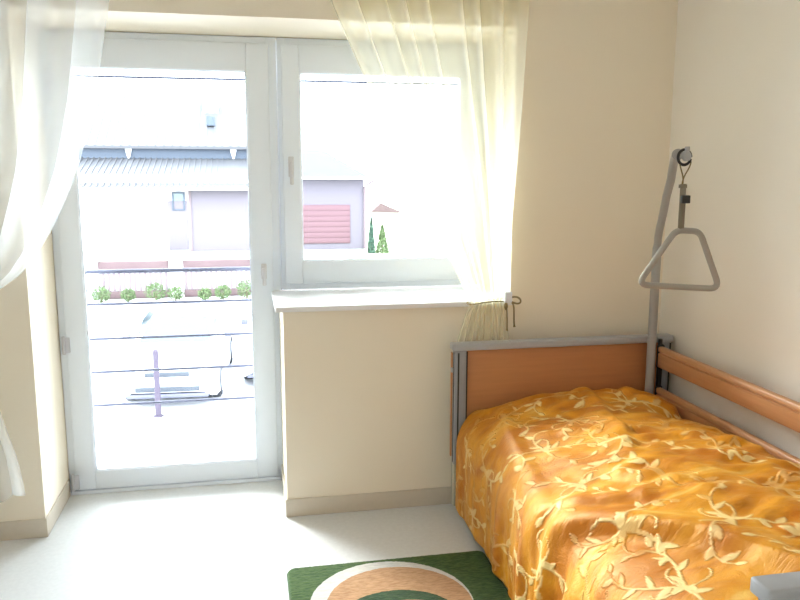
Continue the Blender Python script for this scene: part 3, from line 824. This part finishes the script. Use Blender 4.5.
# parked cars, fronts towards the building
def make_car():
    t = empty('parked_car', (0, 0, 0))
    Wd = .87
    # side profile stations: y (0 = front bumper), lower z, shoulder z, half width
    st = [(0.0, .32, .55, .62), (.04, .24, .66, .74), (.16, .20, .74, .82), (.5, .18, .84, .86), (1.05, .18, .93, Wd), (1.5, .18, .96, Wd), (2.6, .18, .97, Wd), (3.5, .18, .97, .86), (4.0, .22, .93, .82), (4.2, .28, .80, .74), (4.25, .36, .66, .66)]
    P = []
    for y, z0, z1, hw in st:
        row = []
        for k in range(25):
            a = math.pi*k/24          # from right bottom over the top to left bottom
            c, s = math.cos(a), math.sin(a)
            x = hw*math.copysign(abs(c)**.42, c); z = z0+(z1-z0)*abs(s)**.38
            row.append((x, y, z))
        P.append(row)
    mb = MB().grid(P); mb.bm.faces.ensure_lookup_table()
    for row in (0, -1):
        pass
    bd = mb
    bd.prism([(P[0][k][0], P[0][k][2]) for k in range(25)], 1, 0.0, .01)
    bd.prism([(P[-1][k][0], P[-1][k][2]) for k in range(25)], 1, 4.24, 4.25)
    body = bd.build('body', M['car_paint'], t, angle=40)
    # cabin
    cab = [(1.15, .93, .93, .74), (1.45, .94, 1.13, .70), (1.85, .94, 1.36, .62), (2.3, .94, 1.44, .60), (3.0, .94, 1.42, .60), (3.45, .94, 1.30, .62), (3.85, .93, 1.04, .68), (3.98, .92, .93, .70)]
    Q = []
    for y, z0, z1, hw in cab:
        row = []
        for k in range(17):
            a = math.pi*k/16; c, s = math.cos(a), math.sin(a)
            row.append((hw*math.copysign(abs(c)**.5, c)*(1.12-.12*abs(s)), y, z0+(z1-z0)*abs(s)**.55))
        Q.append(row)
    MB().grid(Q).build('roof', M['car_paint'], t, angle=60)
    ws = MB(); ws.grid([[(hw*u, y-.02, z+.012) for u in (-.92, -.5, 0, .5, .92)] for y, z, hw in [(1.19, .965, .72), (1.45, 1.135, .66), (1.80, 1.345, .58)]])
    ws.build('windscreen', mat('teal_windscreen', (.06, .075, .075), .15, spec=.08), t)
    for sx in (-1, 1):
        sw = MB(); sw.grid([[(sx*(x0_+.012), y, z) for y, z, x0_ in r] for r in [[(1.5, .98, .77), (2.3, .98, .74), (3.1, .98, .74), (3.7, .98, .75)], [(1.85, 1.28, .70), (2.3, 1.36, .67), (3.1, 1.34, .67), (3.45, 1.22, .70)]]])
        sw.build('side_window', M['dark_glass'], t)
        hl = MB().ball((sx*.60, .16, .66), .15, 2, (1.1, .6, .55)); hl.build('headlight', M['hinge'], t)
        mr_ = MB().box(sx*.88, 1.5, .98, sx*1.02, 1.6, 1.1, .02).build('wing_mirror', M['rail_out'], t)
    MB().box(-.38, -.02, .60, .38, .05, .68, .01).build('grille', M['hinge_dark'], t)
    MB().box(-.55, -.02, .33, .55, .06, .42, .01).build('air_intake', M['hinge_dark'], t)
    MB().box(-.26, -.035, .47, .26, -.018, .57, .004).build('number_plate', M['white_wall'], t)
    MB().box(-.70, -.01, .22, .70, .1, .29, .01).build('lower_bumper', M['rail_out'], t)
    for sx in (-1, 1):
        for y in (.78, 3.35):
            wh = MB().cyl((sx*.78, y, .31), (1, 0, 0), .31, .20, 32, .03).build('wheel', M['tyre'], t)
            MB().cyl((sx*.885, y, .31), (1, 0, 0), .19, .012, 24, .003).build('rim', M['hinge'], wh)
    return t
car = make_car(); car.location = (-.60, 10.35, GZ); car.rotation_euler = (0, 0, R(-3))
tag(car, 'white car parked facing the building behind the purple grey bollard', 'car', 'white parked cars below the window')
car2 = copy_tree(car); car2.location = (1.47, 11.35, GZ); car2.rotation_euler = (0, 0, R(-8))
tag(car2, 'white car mostly hidden behind the right edge of the balcony door', 'car', 'white parked cars below the window')

# ------------------------------------------------------------------ light
lamp = empty('fill_lamp', (.9, -2.9, ZC))  # added lamp, out of view, to brighten the room
tag(lamp, 'added round fill lamp on the ceiling, out of view', 'lamp')
MB().cyl((.9, -2.9, ZC-.0105), (0, 0, 1), .21, .02, 32, .004).build('fill_lamp_base', M['pvc'], lamp)
gm, gn, gl_, gb = nt('fill_lamp_glow'); gb.inputs['Base Color'].default_value = (.9, .88, .82, 1)
gb.inputs['Emission Color'].default_value = (1, .95, .86, 1); gb.inputs['Emission Strength'].default_value = LAMP_E if 'LAMP_E' in globals() else 11
MB().cyl((.9, -2.9, ZC-.055), (0, 0, 1), .19, .07, 32, .02).build('fill_lamp_shade', gm, lamp)

wd = bpy.data.worlds.new('sky'); bpy.context.scene.world = wd; wd.use_nodes = True
bg = wd.node_tree.nodes['Background']; bg.inputs[0].default_value = (.83, .91, 1.0, 1); bg.inputs[1].default_value = 16.0
pa = bpy.data.lights.new('window_portal', 'AREA'); pa.shape = 'RECTANGLE'; pa.size = 2.1; pa.size_y = 2.2
pa.cycles.is_portal = True
po = bpy.data.objects.new('window_portal', pa); C.objects.link(po); po.location = (1.0, .6, 1.05); po.rotation_euler = (R(-90), 0, 0)
sun = bpy.data.lights.new('bright_cloud_daylight', 'SUN'); sun.energy = 10; sun.angle = R(24); sun.color = (1, .99, .97)
so_ = bpy.data.objects.new('bright_cloud_daylight', sun); C.objects.link(so_); so_.location = (-8, 16, 14)
so_.rotation_euler = Vector((.72, -1.0, -.80)).to_track_quat('-Z', 'Y').to_euler()

# ------------------------------------------------------------------ camera
cam = bpy.data.cameras.new('camera'); co = bpy.data.objects.new('camera', cam); C.objects.link(co)
cam.sensor_width = 36; cam.lens = 766.72/800*36; cam.clip_end = 300
yaw, pitch, roll = R(11.2265), R(9.2473), R(.1218)
fw = Vector((math.sin(yaw)*math.cos(pitch), math.cos(yaw)*math.cos(pitch), -math.sin(pitch)))
rt = Vector((math.cos(yaw), -math.sin(yaw), 0)); up = rt.cross(fw)
r2 = rt*math.cos(roll)+up*math.sin(roll); u2 = -rt*math.sin(roll)+up*math.cos(roll)
mw = Matrix((r2, u2, -fw)).transposed().to_4x4(); mw.translation = Vector((.8651, -3.2471, 1.5))
co.matrix_world = mw
sc = bpy.context.scene; sc.camera = co
sc.view_settings.view_transform = 'Standard'; sc.view_settings.look = 'None'; sc.view_settings.gamma = 1; sc.view_settings.use_curve_mapping = False
sc.view_settings.exposure = 0.24
sc.cycles.max_bounces = 14; sc.cycles.diffuse_bounces = 8; sc.cycles.transparent_max_bounces = 24; sc.cycles.transmission_bounces = 8
